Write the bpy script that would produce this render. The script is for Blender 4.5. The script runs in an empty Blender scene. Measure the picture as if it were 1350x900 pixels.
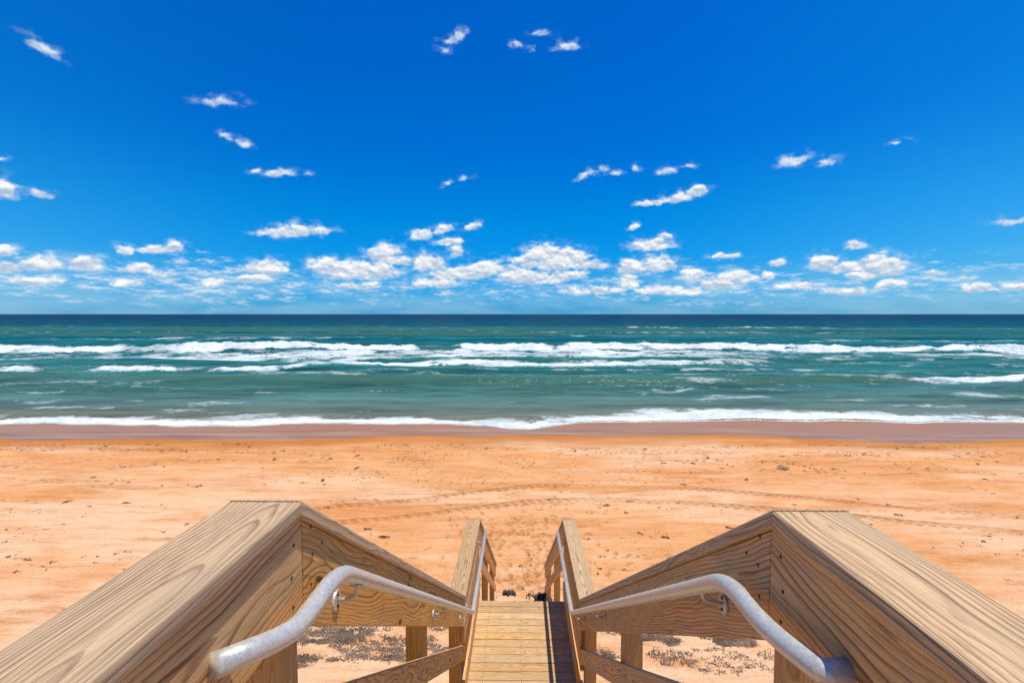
import bpy, bmesh, math, random
import numpy as np
from mathutils import Vector, Matrix

random.seed(7)
SC = bpy.context.scene
COL = SC.collection
CZ = 8.2                       # eye height above the sea
XC = 0.03                      # centre line of the stairs
TAN = 0.655                    # pitch of both flights
SUN_EL = math.radians(79.5)

# ------------------------------------------------------------------ helpers
def link(o, parent=None):
    COL.objects.link(o)
    if parent is not None:
        o.parent = parent
    return o

def thing(name, label, cat, loc=(0, 0, 0), group=None):
    o = bpy.data.objects.new(name, None)
    o.location = loc
    o.empty_display_size = 0.2
    tag(o, label, cat, group)
    return link(o)

def tag(o, label, cat, group=None):
    o['label'] = label
    o['category'] = cat
    if group:
        o['group'] = group

def bm_obj(name, bm, mat, parent=None, smooth=False):
    me = bpy.data.meshes.new(name)
    bm.to_mesh(me); bm.free()
    if mat: me.materials.append(mat)
    if smooth:
        me.polygons.foreach_set('use_smooth', [True] * len(me.polygons))
    o = bpy.data.objects.new(name, me)
    return link(o, parent)

def grid_obj(name, X, Y, Z, mat, attrs=None):
    ny, nx = X.shape
    v = np.stack([X, Y, Z], -1).reshape(-1, 3).astype(np.float32)
    idx = np.arange(nx * ny, dtype=np.int32).reshape(ny, nx)
    q = np.stack([idx[:-1, :-1], idx[:-1, 1:], idx[1:, 1:], idx[1:, :-1]], -1).reshape(-1)
    me = bpy.data.meshes.new(name)
    nf = (nx - 1) * (ny - 1)
    me.vertices.add(nx * ny); me.vertices.foreach_set('co', v.reshape(-1))
    me.loops.add(nf * 4); me.loops.foreach_set('vertex_index', q)
    me.polygons.add(nf)
    me.polygons.foreach_set('loop_start', np.arange(0, nf * 4, 4, dtype=np.int32))
    me.polygons.foreach_set('use_smooth', np.ones(nf, dtype=bool))
    me.update(calc_edges=True)
    for k, a in (attrs or {}).items():
        at = me.attributes.new(k, 'FLOAT', 'POINT')
        at.data.foreach_set('value', a.reshape(-1).astype(np.float32))
    me.materials.append(mat)
    o = bpy.data.objects.new(name, me)
    return link(o)

# value noise in numpy (world coordinates)
def _h(ix, iy, seed):
    n = (ix.astype(np.int64) * 374761393 + iy.astype(np.int64) * 668265263 + seed * 1442695041) & 0xffffffff
    n = ((n ^ (n >> 13)) * 1274126177) & 0xffffffff
    n = n ^ (n >> 16)
    return (n & 0xffff).astype(np.float64) / 65535.0

def vnoise(x, y, seed=0):
    ix = np.floor(x); iy = np.floor(y)
    fx = x - ix; fy = y - iy
    fx = fx * fx * fx * (fx * (fx * 6 - 15) + 10); fy = fy * fy * fy * (fy * (fy * 6 - 15) + 10)
    a = _h(ix, iy, seed); b = _h(ix + 1, iy, seed); c = _h(ix, iy + 1, seed); d = _h(ix + 1, iy + 1, seed)
    return a + (b - a) * fx + (c - a) * fy + (a - b - c + d) * fx * fy

def fbm(x, y, seed=0, octv=4, gain=0.5):
    s = 0; amp = 1; tot = 0
    for i in range(octv):
        s = s + amp * vnoise(x * 2 ** i + 17.3 * i, y * 2 ** i - 9.1 * i, seed + i)
        tot += amp; amp *= gain
    return s / tot

def sstep(a, b, x):
    t = np.clip((x - a) / (b - a), 0, 1)
    return t * t * (3 - 2 * t)

# ------------------------------------------------------------------ node helper
class NT:
    def __init__(self, tree):
        self.t = tree
    def n(self, typ, **kw):
        nd = self.t.nodes.new(typ)
        ins = kw.pop('ins', {})
        for k, v in kw.items():
            setattr(nd, k, v)
        for k, v in ins.items():
            s = nd.inputs[k]
            if isinstance(v, bpy.types.NodeSocket):
                self.t.links.new(v, s)
            else:
                s.default_value = v
        return nd
    def m(self, op, a, b=0.0, c=0.0, clamp=False):
        return self.n('ShaderNodeMath', operation=op, use_clamp=clamp, ins={0: a, 1: b, 2: c}).outputs[0]
    def vm(self, op, a, b=(0, 0, 0), out=0):
        return self.n('ShaderNodeVectorMath', operation=op, ins={0: a, 1: b}).outputs[out]
    def noise(self, vec, scale, detail=3, rough=0.5, out=0, dim='3D', dist=0.0):
        return self.n('ShaderNodeTexNoise', noise_dimensions=dim,
                      ins={'Vector': vec, 'Scale': scale, 'Detail': detail, 'Roughness': rough, 'Distortion': dist}).outputs[out]
    def mixc(self, f, a, b, blend='MIX'):
        nd = self.t.nodes.new('ShaderNodeMix')
        nd.data_type = 'RGBA'; nd.blend_type = blend
        for s, v in ((nd.inputs[0], f), (nd.inputs[6], a), (nd.inputs[7], b)):
            if isinstance(v, bpy.types.NodeSocket): self.t.links.new(v, s)
            else: s.default_value = v
        return nd.outputs[2]
    def ramp(self, f, stops, interp='LINEAR'):
        nd = self.t.nodes.new('ShaderNodeValToRGB')
        cr = nd.color_ramp; cr.interpolation = interp
        while len(cr.elements) < len(stops): cr.elements.new(0.5)
        for e, (p, c) in zip(cr.elements, stops):
            e.position = p
            e.color = c if not isinstance(c, (int, float)) else (c, c, c, 1)
        self.t.links.new(f, nd.inputs[0])
        return nd.outputs[0]
    def mr(self, v, a, b, c=0.0, d=1.0, smooth=True):
        return self.n('ShaderNodeMapRange', interpolation_type='SMOOTHSTEP' if smooth else 'LINEAR',
                      ins={0: v, 1: a, 2: b, 3: c, 4: d}).outputs[0]
    def attr(self, name):
        return self.n('ShaderNodeAttribute', attribute_name=name).outputs['Fac']
    def comb(self, x, y, z):
        return self.n('ShaderNodeCombineXYZ', ins={0: x, 1: y, 2: z}).outputs[0]
    def sep(self, v):
        return self.n('ShaderNodeSeparateXYZ', ins={0: v}).outputs
    def link(self, a, b):
        self.t.links.new(a, b)

def new_mat(name):
    m = bpy.data.materials.new(name); m.use_nodes = True
    t = NT(m.node_tree)
    bs = m.node_tree.nodes['Principled BSDF']
    return m, t, bs

def C(r, g, b): return (r, g, b, 1.0)

# ------------------------------------------------------------------ wood
def wood(name, light, dark, ring=0.010, ringamt=0.75, grey=0.0, cracks=0.5, pith=0.055):
    m, t, bs = new_mat(name)
    P = t.n('ShaderNodeTexCoord').outputs['Object']
    rnd = t.n('ShaderNodeObjectInfo').outputs['Random']
    r2 = t.m('FRACT', t.m('MULTIPLY', rnd, 17.31))
    r3 = t.m('FRACT', t.m('MULTIPLY', rnd, 71.7))
    off = t.vm('SCALE', (37.0, 11.0, 5.0)); t.t.nodes[-1].inputs[3].default_value = 1.0
    t.link(rnd, t.t.nodes[-1].inputs[3])
    Q = t.vm('ADD', P, off)
    wv = t.noise(t.vm('MULTIPLY', Q, (0.9, 2.5, 2.5)), 1.3, 2, 0.5, out=1)
    wv = t.vm('SUBTRACT', wv, (0.5, 0.5, 0.5))
    wv = t.vm('MULTIPLY', wv, (0, 0.11, 0.10))
    wf = t.noise(t.vm('MULTIPLY', Q, (4, 14, 14)), 1.0, 2, 0.5, out=1)
    wf = t.vm('MULTIPLY', t.vm('SUBTRACT', wf, (0.5, 0.5, 0.5)), (0, 0.012, 0.012))
    W = t.vm('ADD', t.vm('ADD', P, wv), wf)
    s = t.sep(W)
    y = t.m('ADD', s[1], t.m('MULTIPLY', t.m('SUBTRACT', r2, 0.5), 0.10))
    z = t.m('ADD', s[2], t.m('ADD', t.m('MULTIPLY', s[0], 0.018), t.m('ADD', t.m('MULTIPLY', r3, 0.05), pith)))
    r = t.m('SQRT', t.m('ADD', t.m('MULTIPLY', y, y), t.m('MULTIPLY', z, z)))
    # knots
    vo = t.n('ShaderNodeTexVoronoi', ins={'Vector': t.vm('MULTIPLY', Q, (2.4, 7.0, 2.0)), 'Scale': 1.0, 'Randomness': 1.0})
    kd = t.m('ADD', vo.outputs['Distance'], t.m('LESS_THAN', t.sep(vo.outputs['Color'])[0], 0.62))
    r = t.m('ADD', r, t.m('MULTIPLY', t.mr(kd, 0.42, 0.0), 0.028))
    ph = t.m('FRACT', t.m('DIVIDE', r, ring))
    rv = t.ramp(ph, [(0.0, 0.0), (0.40, 0.10), (0.70, 0.45), (0.80, 1.0), (0.93, 0.85), (0.97, 0.0)])
    amt = t.m('MULTIPLY', rv, t.mr(t.noise(t.vm('MULTIPLY', Q, (1.5, 9, 9)), 1.0, 2), 0.25, 0.75, 0.45, 1.0))
    col = t.mixc(t.m('MULTIPLY', amt, ringamt), light, dark)
    fib = t.noise(t.vm('MULTIPLY', t.vm('ADD', Q, wv), (3.5, 190, 190)), 1.0, 4, 0.65)
    col = t.mixc(1.0, col, t.ramp(fib, [(0.30, 0.62), (0.5, 1.0), (0.72, 1.2)]), 'MULTIPLY')
    blot = t.noise(t.vm('MULTIPLY', Q, (2.2, 7, 7)), 1.0, 3, 0.6)
    col = t.mixc(t.mr(blot, 0.38, 0.75, 0.0, 0.30 + grey * 0.5), col, C(0.34, 0.265, 0.175))
    tone = t.n('ShaderNodeHueSaturation', ins={'Hue': 0.5, 'Saturation': t.m('ADD', 0.88, t.m('MULTIPLY', r3, 0.22)),
               'Value': t.m('ADD', 0.86, t.m('MULTIPLY', r2, 0.26)), 'Fac': 1.0, 'Color': col}).outputs[0]
    col = t.mixc(t.mr(kd, 0.11, 0.05), tone, C(0.085, 0.045, 0.02))
    ck = t.noise(t.vm('MULTIPLY', Q, (1.3, 85, 85)), 1.0, 2, 0.5)
    ckm = t.m('MULTIPLY', t.mr(ck, 0.685, 0.73), cracks)
    col = t.mixc(ckm, col, C(0.06, 0.04, 0.025))
    # fine dirt specks
    wthr = t.noise(t.vm('MULTIPLY', Q, (5, 22, 22)), 1.0, 5, 0.7)
    col = t.mixc(t.mr(wthr, 0.56, 0.72, 0.0, 0.24 + grey), col, C(0.43, 0.335, 0.225))
    pore = t.noise(t.vm('MULTIPLY', t.vm('ADD', Q, wv), (2.2, 330, 330)), 1.0, 2, 0.6)
    col = t.mixc(t.mr(pore, 0.60, 0.70, 0.0, 0.42), col, C(0.14, 0.075, 0.03))
    stn = t.noise(t.vm('MULTIPLY', t.vm('ADD', Q, (3.3, 1.7, 9.1)), (3, 16, 16)), 1.0, 5, 0.7)
    col = t.mixc(t.mr(stn, 0.58, 0.74, 0.0, 0.40), col, C(0.16, 0.085, 0.035))
    dirt = t.noise(t.vm('MULTIPLY', Q, (30, 60, 60)), 1.0, 3, 0.7)
    col = t.mixc(t.mr(dirt, 0.66, 0.80, 0.0, 0.45), col, C(0.10, 0.07, 0.045))
    t.link(col, bs.inputs['Base Color'])
    bs.inputs['Roughness'].default_value = 0.72
    bs.inputs['Specular IOR Level'].default_value = 0.25
    hgt = t.m('ADD', t.m('MULTIPLY', fib, 0.5), t.m('SUBTRACT', t.m('MULTIPLY', rv, 0.35), t.m('MULTIPLY', ckm, 1.5)))
    bp = t.n('ShaderNodeBump', ins={'Strength': 0.35, 'Distance': 0.0025, 'Height': hgt})
    t.link(bp.outputs[0], bs.inputs['Normal'])
    return m

M_CAP = wood('weathered_cap_wood', C(0.595, 0.38, 0.187), C(0.19, 0.088, 0.032), 0.0092, 1.0, grey=0.0, cracks=0.7)
M_BOARD = wood('yellow_board_wood', C(0.80, 0.445, 0.168), C(0.25, 0.085, 0.020), 0.0105, 1.0, grey=0.0, cracks=0.6)
M_POST = wood('orange_post_wood', C(0.62, 0.33, 0.085), C(0.28, 0.10, 0.022), 0.009, 0.8, grey=0.0, cracks=0.5, pith=0.0)
M_DECK = wood('deck_wood', C(0.60, 0.395, 0.19), C(0.34, 0.18, 0.065), 0.011, 0.85, grey=0.05, cracks=0.8)

def galv():
    m, t, bs = new_mat('galvanized_steel')
    P = t.n('ShaderNodeTexCoord').outputs['Object']
    vo = t.n('ShaderNodeTexVoronoi', ins={'Vector': P, 'Scale': 150.0})
    sp = t.sep(vo.outputs['Color'])[0]
    nz = t.noise(P, 9.0, 4, 0.6)
    f = t.m('ADD', t.m('MULTIPLY', sp, 0.5), t.m('MULTIPLY', nz, 0.6))
    col = t.ramp(f, [(0.2, C(0.48, 0.465, 0.425)), (0.55, C(0.56, 0.545, 0.50)), (0.85, C(0.63, 0.615, 0.565))])
    t.link(col, bs.inputs['Base Color'])
    bs.inputs['Metallic'].default_value = 0.30
    t.link(t.mr(f, 0.2, 0.9, 0.27, 0.42), bs.inputs['Roughness'])
    bp = t.n('ShaderNodeBump', ins={'Strength': 0.12, 'Distance': 0.001, 'Height': t.noise(P, 120, 3)})
    t.link(bp.outputs[0], bs.inputs['Normal'])
    return m
M_STEEL = galv()

def plain(name, col, rough=0.6, metal=0.0, var=0.25, scale=8.0):
    m, t, bs = new_mat(name)
    P = t.n('ShaderNodeTexCoord').outputs['Object']
    nz = t.noise(P, scale, 4, 0.6)
    c = t.mixc(t.mr(nz, 0.3, 0.7), tuple(x * (1 - var) for x in col[:3]) + (1,), tuple(min(1, x * (1 + var)) for x in col[:3]) + (1,))
    t.link(c, bs.inputs['Base Color'])
    bs.inputs['Roughness'].default_value = rough
    bs.inputs['Metallic'].default_value = metal
    return m
M_SCREW = plain('rusty_screw', C(0.06, 0.042, 0.03), 0.6, 0.6)
M_WEED = plain('dried_seaweed', C(0.19, 0.10, 0.045), 0.85, 0, 0.5, 3.0)
M_WEEDG = plain('grey_dried_seaweed', C(0.185, 0.125, 0.082), 0.9, 0, 0.5, 3.0)
M_LUMP = plain('sand_crusted_weed', C(0.30, 0.17, 0.08), 0.9, 0, 0.5, 9.0)
M_BLACK = plain('black_debris', C(0.05, 0.035, 0.025), 0.8, 0, 0.4, 6.0)

# ------------------------------------------------------------------ sand
def sand_mat():
    m, t, bs = new_mat('orange_beach_sand')
    P = t.n('ShaderNodeTexCoord').outputs['Object']
    big = t.noise(t.vm('MULTIPLY', P, (0.10, 0.42, 0.3)), 1.0, 5, 0.6)
    mid = t.noise(t.vm('MULTIPLY', P, (0.55, 1.7, 1)), 1.0, 5, 0.65)
    fine = t.noise(P, 22.0, 4, 0.7)
    grain = t.noise(P, 160.0, 2, 0.7)
    lines = t.noise(t.vm('MULTIPLY', P, (0.35, 4.2, 1)), 1.0, 4, 0.65)
    f = t.m('ADD', t.m('MULTIPLY', big, 0.6), t.m('MULTIPLY', mid, 0.5))
    col = t.ramp(f, [(0.34, C(0.52, 0.205, 0.062)), (0.50, C(0.64, 0.285, 0.103)), (0.62, C(0.70, 0.35, 0.15)), (0.74, C(0.75, 0.45, 0.25))])
    pale = t.attr('pale')
    col = t.mixc(t.m('MULTIPLY', pale, t.mr(mid, 0.30, 0.58, 0.25, 1.0)), col, C(0.74, 0.475, 0.285))
    col = t.mixc(1.0, col, t.ramp(fine, [(0.25, 0.80), (0.5, 1.0), (0.75, 1.08)]), 'MULTIPLY')
    col = t.mixc(1.0, col, t.ramp(grain, [(0.2, 0.86), (0.5, 1.0), (0.8, 1.06)]), 'MULTIPLY')
    col = t.mixc(1.0, col, t.ramp(lines, [(0.32, 0.84), (0.5, 1.0), (0.68, 1.05)]), 'MULTIPLY')
    # scattered dark shell and weed specks
    spk = t.noise(t.vm('MULTIPLY', P, (5, 7, 5)), 1.0, 3, 0.75)
    col = t.mixc(t.mr(spk, 0.655, 0.74, 0.0, 0.6), col, C(0.25, 0.12, 0.05))
    groove_shade = t.attr('painted_shade')
    col = t.mixc(t.m('MULTIPLY', groove_shade, 0.75), col, C(0.27, 0.11, 0.035))  # shadows of tracks and footprints painted into the sand colour
    wet = t.attr('wet')
    wl = t.noise(t.vm('MULTIPLY', P, (0.12, 1.6, 1)), 1.0, 4, 0.6)
    wcol = t.ramp(wl, [(0.33, C(0.26, 0.105, 0.030)), (0.52, C(0.36, 0.170, 0.060)), (0.66, C(0.46, 0.265, 0.125))])
    damp = t.attr('damp')
    col = t.mixc(t.m('MULTIPLY', damp, 0.9), col, C(0.42, 0.15, 0.030))
    soak = t.mr(wet, 0.40, 0.66)
    wcol = t.mixc(t.mr(t.attr('seaward'), 0.25, 0.9), wcol, C(0.36, 0.155, 0.052))
    col = t.mixc(soak, col, wcol)
    t.link(col, bs.inputs['Base Color'])
    t.link(t.m('SUBTRACT', 0.95, t.m('MULTIPLY', soak, 0.62)), bs.inputs['Roughness'])
    t.link(t.m('ADD', 0.10, t.m('MULTIPLY', soak, t.mr(t.attr('seaward'), 0.15, 0.8, 0.24, 0.04))), bs.inputs['Specular IOR Level'])
    h = t.m('ADD', t.m('MULTIPLY', mid, 2.0), t.m('ADD', t.m('MULTIPLY', fine, 0.45), t.m('MULTIPLY', t.noise(P, 6.0, 4, 0.6), 1.0)))
    bp = t.n('ShaderNodeBump', ins={'Distance': 0.055, 'Height': h})
    t.link(t.m('MULTIPLY', t.m('SUBTRACT', 1.0, t.m('MULTIPLY', damp, 0.92)), 0.75), bp.inputs['Strength'])
    t.link(bp.outputs[0], bs.inputs['Normal'])
    return m
M_SAND = sand_mat()

SHORE = [(-3000, 36), (-62.4, 36.01), (-39.1, 36.11), (-35.9, 36.42), (-31.4, 35.97), (-26.9, 35.29), (-24.4, 34.84), (-21.2, 35.13), (-18.7, 35.66), (-16.1, 36.21), (-13.4, 36.51), (-9.5, 36.05), (-5.8, 36.62), (-3.6, 35.89), (-1.9, 35.43), (0.7, 34.99), (2.7, 35.99), (4.7, 37.05), (8.5, 37.64), (12.6, 37.98), (16.9, 38.89), (20.6, 38.38), (26.5, 38.47), (29.8, 37.70), (38.2, 37.56), (58.8, 38.14), (3000, 38)]
FOAMB = [(-3000, 40), (-69.1, 39.93), (-43.6, 40.32), (-33.3, 39.54), (-26.7, 39.04), (-18.0, 40.40), (-14.7, 40.14), (-10.1, 39.29), (-5.2, 39.37), (-2.2, 40.02), (0.9, 40.38), (6.1, 41.74), (11.2, 43.91), (17.8, 43.65), (23.8, 42.35), (29.2, 42.77), (34.1, 43.19), (42.7, 41.98), (66.2, 43.00), (3000, 42)]
WET = [(-3000, 32), (-54.7, 31.53), (-33.0, 30.47), (-30.0, 30.33), (-26.0, 30.77), (-20.7, 30.28), (-16.4, 30.35), (-11.5, 31.38), (-6.3, 32.07), (0.8, 31.97), (8.3, 32.50), (12.4, 32.56), (15.6, 32.00), (18.9, 31.08), (24.1, 30.42), (28.5, 31.23), (32.5, 31.86), (50.2, 32.53), (3000, 32)]
def curve(pts, x):
    p = np.array(pts); return np.interp(x, p[:, 0], p[:, 1])

PROF = np.array([(-400, 6.4), (-3, 6.3), (0, 5.9), (2, 5.0), (7, 1.5), (9, 1.15), (12, 0.95), (20, 0.62), (28, 0.34), (32, 0.21), (35, 0.06), (38, -0.06), (45, -0.40), (80, -2.2), (200, -8), (40000, -9)])
TRK1 = [(-14.0, 17.2), (-8.0, 18.4), (-4.5, 19.6), (-1.5, 20.8), (0.8, 21.5), (3.8, 21.6), (7.0, 21.2), (11.2, 20.2), (15.2, 18.9), (18.5, 18.0), (40, 15)]
TRK2 = [(-14.0, 15.2), (-8.0, 16.6), (-4.5, 17.8), (-1.0, 19.0), (1.2, 19.6), (3.8, 19.8), (6.6, 19.5), (10.5, 18.5), (14.3, 17.4), (17.5, 16.6), (40, 13.6)]

def sand_base(x, y):
    z = np.interp(y, PROF[:, 0], PROF[:, 1])
    damp = sstep(33, 27, y)
    z = z + (fbm(x * 0.25, y * 0.6, 3, 3) - 0.5) * 0.16 * damp * sstep(5, 9, y)
    z = z + (fbm(x * 0.08, y * 0.25, 11, 2) - 0.5) * 0.10 * sstep(5, 9, y)
    return z

def fan(ylist, umax_dense=1.2, du=0.0026, yfloor=8.0):
    ud = np.arange(-umax_dense, umax_dense + 1e-6, du)
    k = np.array([0.02 * 1.35 ** i for i in range(22)]).cumsum()
    u = np.concatenate([-umax_dense - k[::-1], ud, umax_dense + k])
    U, Y = np.meshgrid(u, ylist)
    X = U * np.maximum(Y, yfloor)
    return X, Y

def build_sand():
    q = np.arange(1 / 8.0, 1 / 46.0, -1 / 9000.0)
    yl = np.concatenate([[-3000, -600, -120, -40, -15, -8], np.arange(-5, 8, 0.12), 1 / q, np.array([48, 52, 60, 80, 140, 300])])
    X, Y = fan(yl)
    Z = sand_base(X, Y)
    dry = sstep(32.5, 29.5, Y)
    # trampled texture and footprints towards the stairs
    path = np.exp(-((X - 0.2) / (0.9 + 0.05 * Y)) ** 2) * sstep(30, 14, Y)
    foot = np.abs(fbm(X * 2.6, Y * 2.6, 21, 3) - 0.5)
    Z += dry * (-0.05 * sstep(0.06, 0.0, foot) * (0.25 + path) + 0.03 * (fbm(X * 3.0, Y * 4.0, 31, 3) - 0.5))
    Z += dry * 0.018 * (fbm(X * 1.0, Y * 9.0, 41, 3) - 0.5) * 2
    groove_shade = dry * (0.75 * sstep(0.030, 0.0, foot) * np.minimum(1, 0.30 + 1.2 * path))  # painted shade in the trampled hollows
    for T in (TRK1, TRK2):
        c = curve(T, X)
        s = Y - c + 0.05 * (vnoise(X * 0.5, Y * 0, 5) - 0.5)
        band = sstep(0.24, 0.16, np.abs(s))
        chev = np.sin((X + np.abs(s) * 1.2) * 2 * math.pi / 0.36)
        fade = (0.6 + 0.4 * sstep(0.35, 0.6, vnoise(X * 0.22, Y * 0.0, 77))) * sstep(-15, -5, X)
        Z += fade * (band * (-0.03 + 0.04 * chev) + 0.03 * np.exp(-((np.abs(s) - 0.25) / 0.05) ** 2))
        groove_shade = np.maximum(groove_shade, fade * band * (0.16 + 0.70 * sstep(0.1, -0.7, chev)))  # painted shade between the tread marks
        groove_shade = np.maximum(groove_shade, 0.95 * fade * np.exp(-((s - 0.24) / 0.05) ** 2))  # painted shadow line along the far rim of the track
    wl = curve(WET, X) + (fbm(X * 0.35, Y * 0, 9, 4) - 0.5) * 1.4
    wet = np.clip((Y - wl) / 2.4 + 0.5, 0, 1)
    # footprint trails: from the stair foot to the water and along the shore
    r = random.Random(11)
    ycol = Y[:, 0]
    def stamp(x0, y0, ang):
        i0, i1 = np.searchsorted(ycol, [y0 - 0.3, y0 + 0.3])
        xr = X[i0]; j0, j1 = np.searchsorted(xr, [x0 - 0.35, x0 + 0.35])
        xs = X[i0:i1, j0:j1] - x0; ys = Y[i0:i1, j0:j1] - y0
        a = xs * math.cos(ang) + ys * math.sin(ang); b = -xs * math.sin(ang) + ys * math.cos(ang)
        q = np.sqrt((a / 0.15) ** 2 + (b / 0.062) ** 2)
        k = r.uniform(0.5, 1.0)
        Z[i0:i1, j0:j1] += k * (-0.035 * sstep(1.15, 0.6, q) + 0.018 * np.exp(-((q - 1.45) / 0.3) ** 2))
        groove_shade[i0:i1, j0:j1] = np.maximum(groove_shade[i0:i1, j0:j1], 0.75 * k * sstep(1.2, 0.7, q))  # painted shade inside the print
    trails = [((0.1, 12.8), (r.uniform(-9, 9), r.uniform(26, 30))) for _ in range(9)]
    trails += [((0.2, 12.8), (-13, 16.5)), ((0.1, 12.8), (14, 18.5)), ((-22, 25.5), (24, 27)), ((-18, 23.2), (20, 22.5)), ((-16, 13.5), (-2.5, 14.5)), ((2.5, 14), (17, 15.5)), ((-24, 28), (10, 28.6)), ((3, 28.3), (26, 26.5))]
    for (xa, ya), (xb_, yb_) in trails:
        L = math.hypot(xb_ - xa, yb_ - ya); ang = math.atan2(yb_ - ya, xb_ - xa)
        wob = r.uniform(0, 6); n = int(L / 0.68)
        for i in range(n):
            if r.random() < 0.12: continue
            f = i / n; lat = (0.11 if i % 2 else -0.11) + 0.45 * math.sin(wob + f * 5) + r.gauss(0, 0.03)
            x0 = xa + (xb_ - xa) * f - math.sin(ang) * lat; y0 = ya + (yb_ - ya) * f + math.cos(ang) * lat
            if y0 < 29.5: stamp(x0, y0, ang + r.gauss(0, 0.15))
    for _ in range(150):
        stamp(0.2 + r.gauss(0, 1.2), r.uniform(12.6, 18), r.uniform(0.8, 2.3))
    damp = sstep(-4.2, 0.1, Y - wl + (fbm(X * 0.3, Y * 0.8, 57, 3) - 0.5) * 2.5)
    pale = np.maximum(sstep(15, 11, Y) * 0.95, (0.25 + 0.7 * sstep(-2, -12, X) + 0.35 * sstep(4, 14, X)) * sstep(27, 17, Y) * sstep(0.30, 0.55, fbm(X * 0.15, Y * 0.45, 53, 3)))
    pale = np.maximum(pale, sstep(0.45, 0.7, fbm(X * 0.12, Y * 0.5, 51, 3)) * 0.8)
    o = grid_obj('beach_sand', X, Y, Z, M_SAND, {'wet': wet, 'pale': pale, 'damp': damp, 'seaward': np.clip((Y - wl) / 5.0, 0, 1), 'painted_shade': np.clip(groove_shade, 0, 1)})
    o['kind'] = 'structure'
    return o
build_sand()

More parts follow.
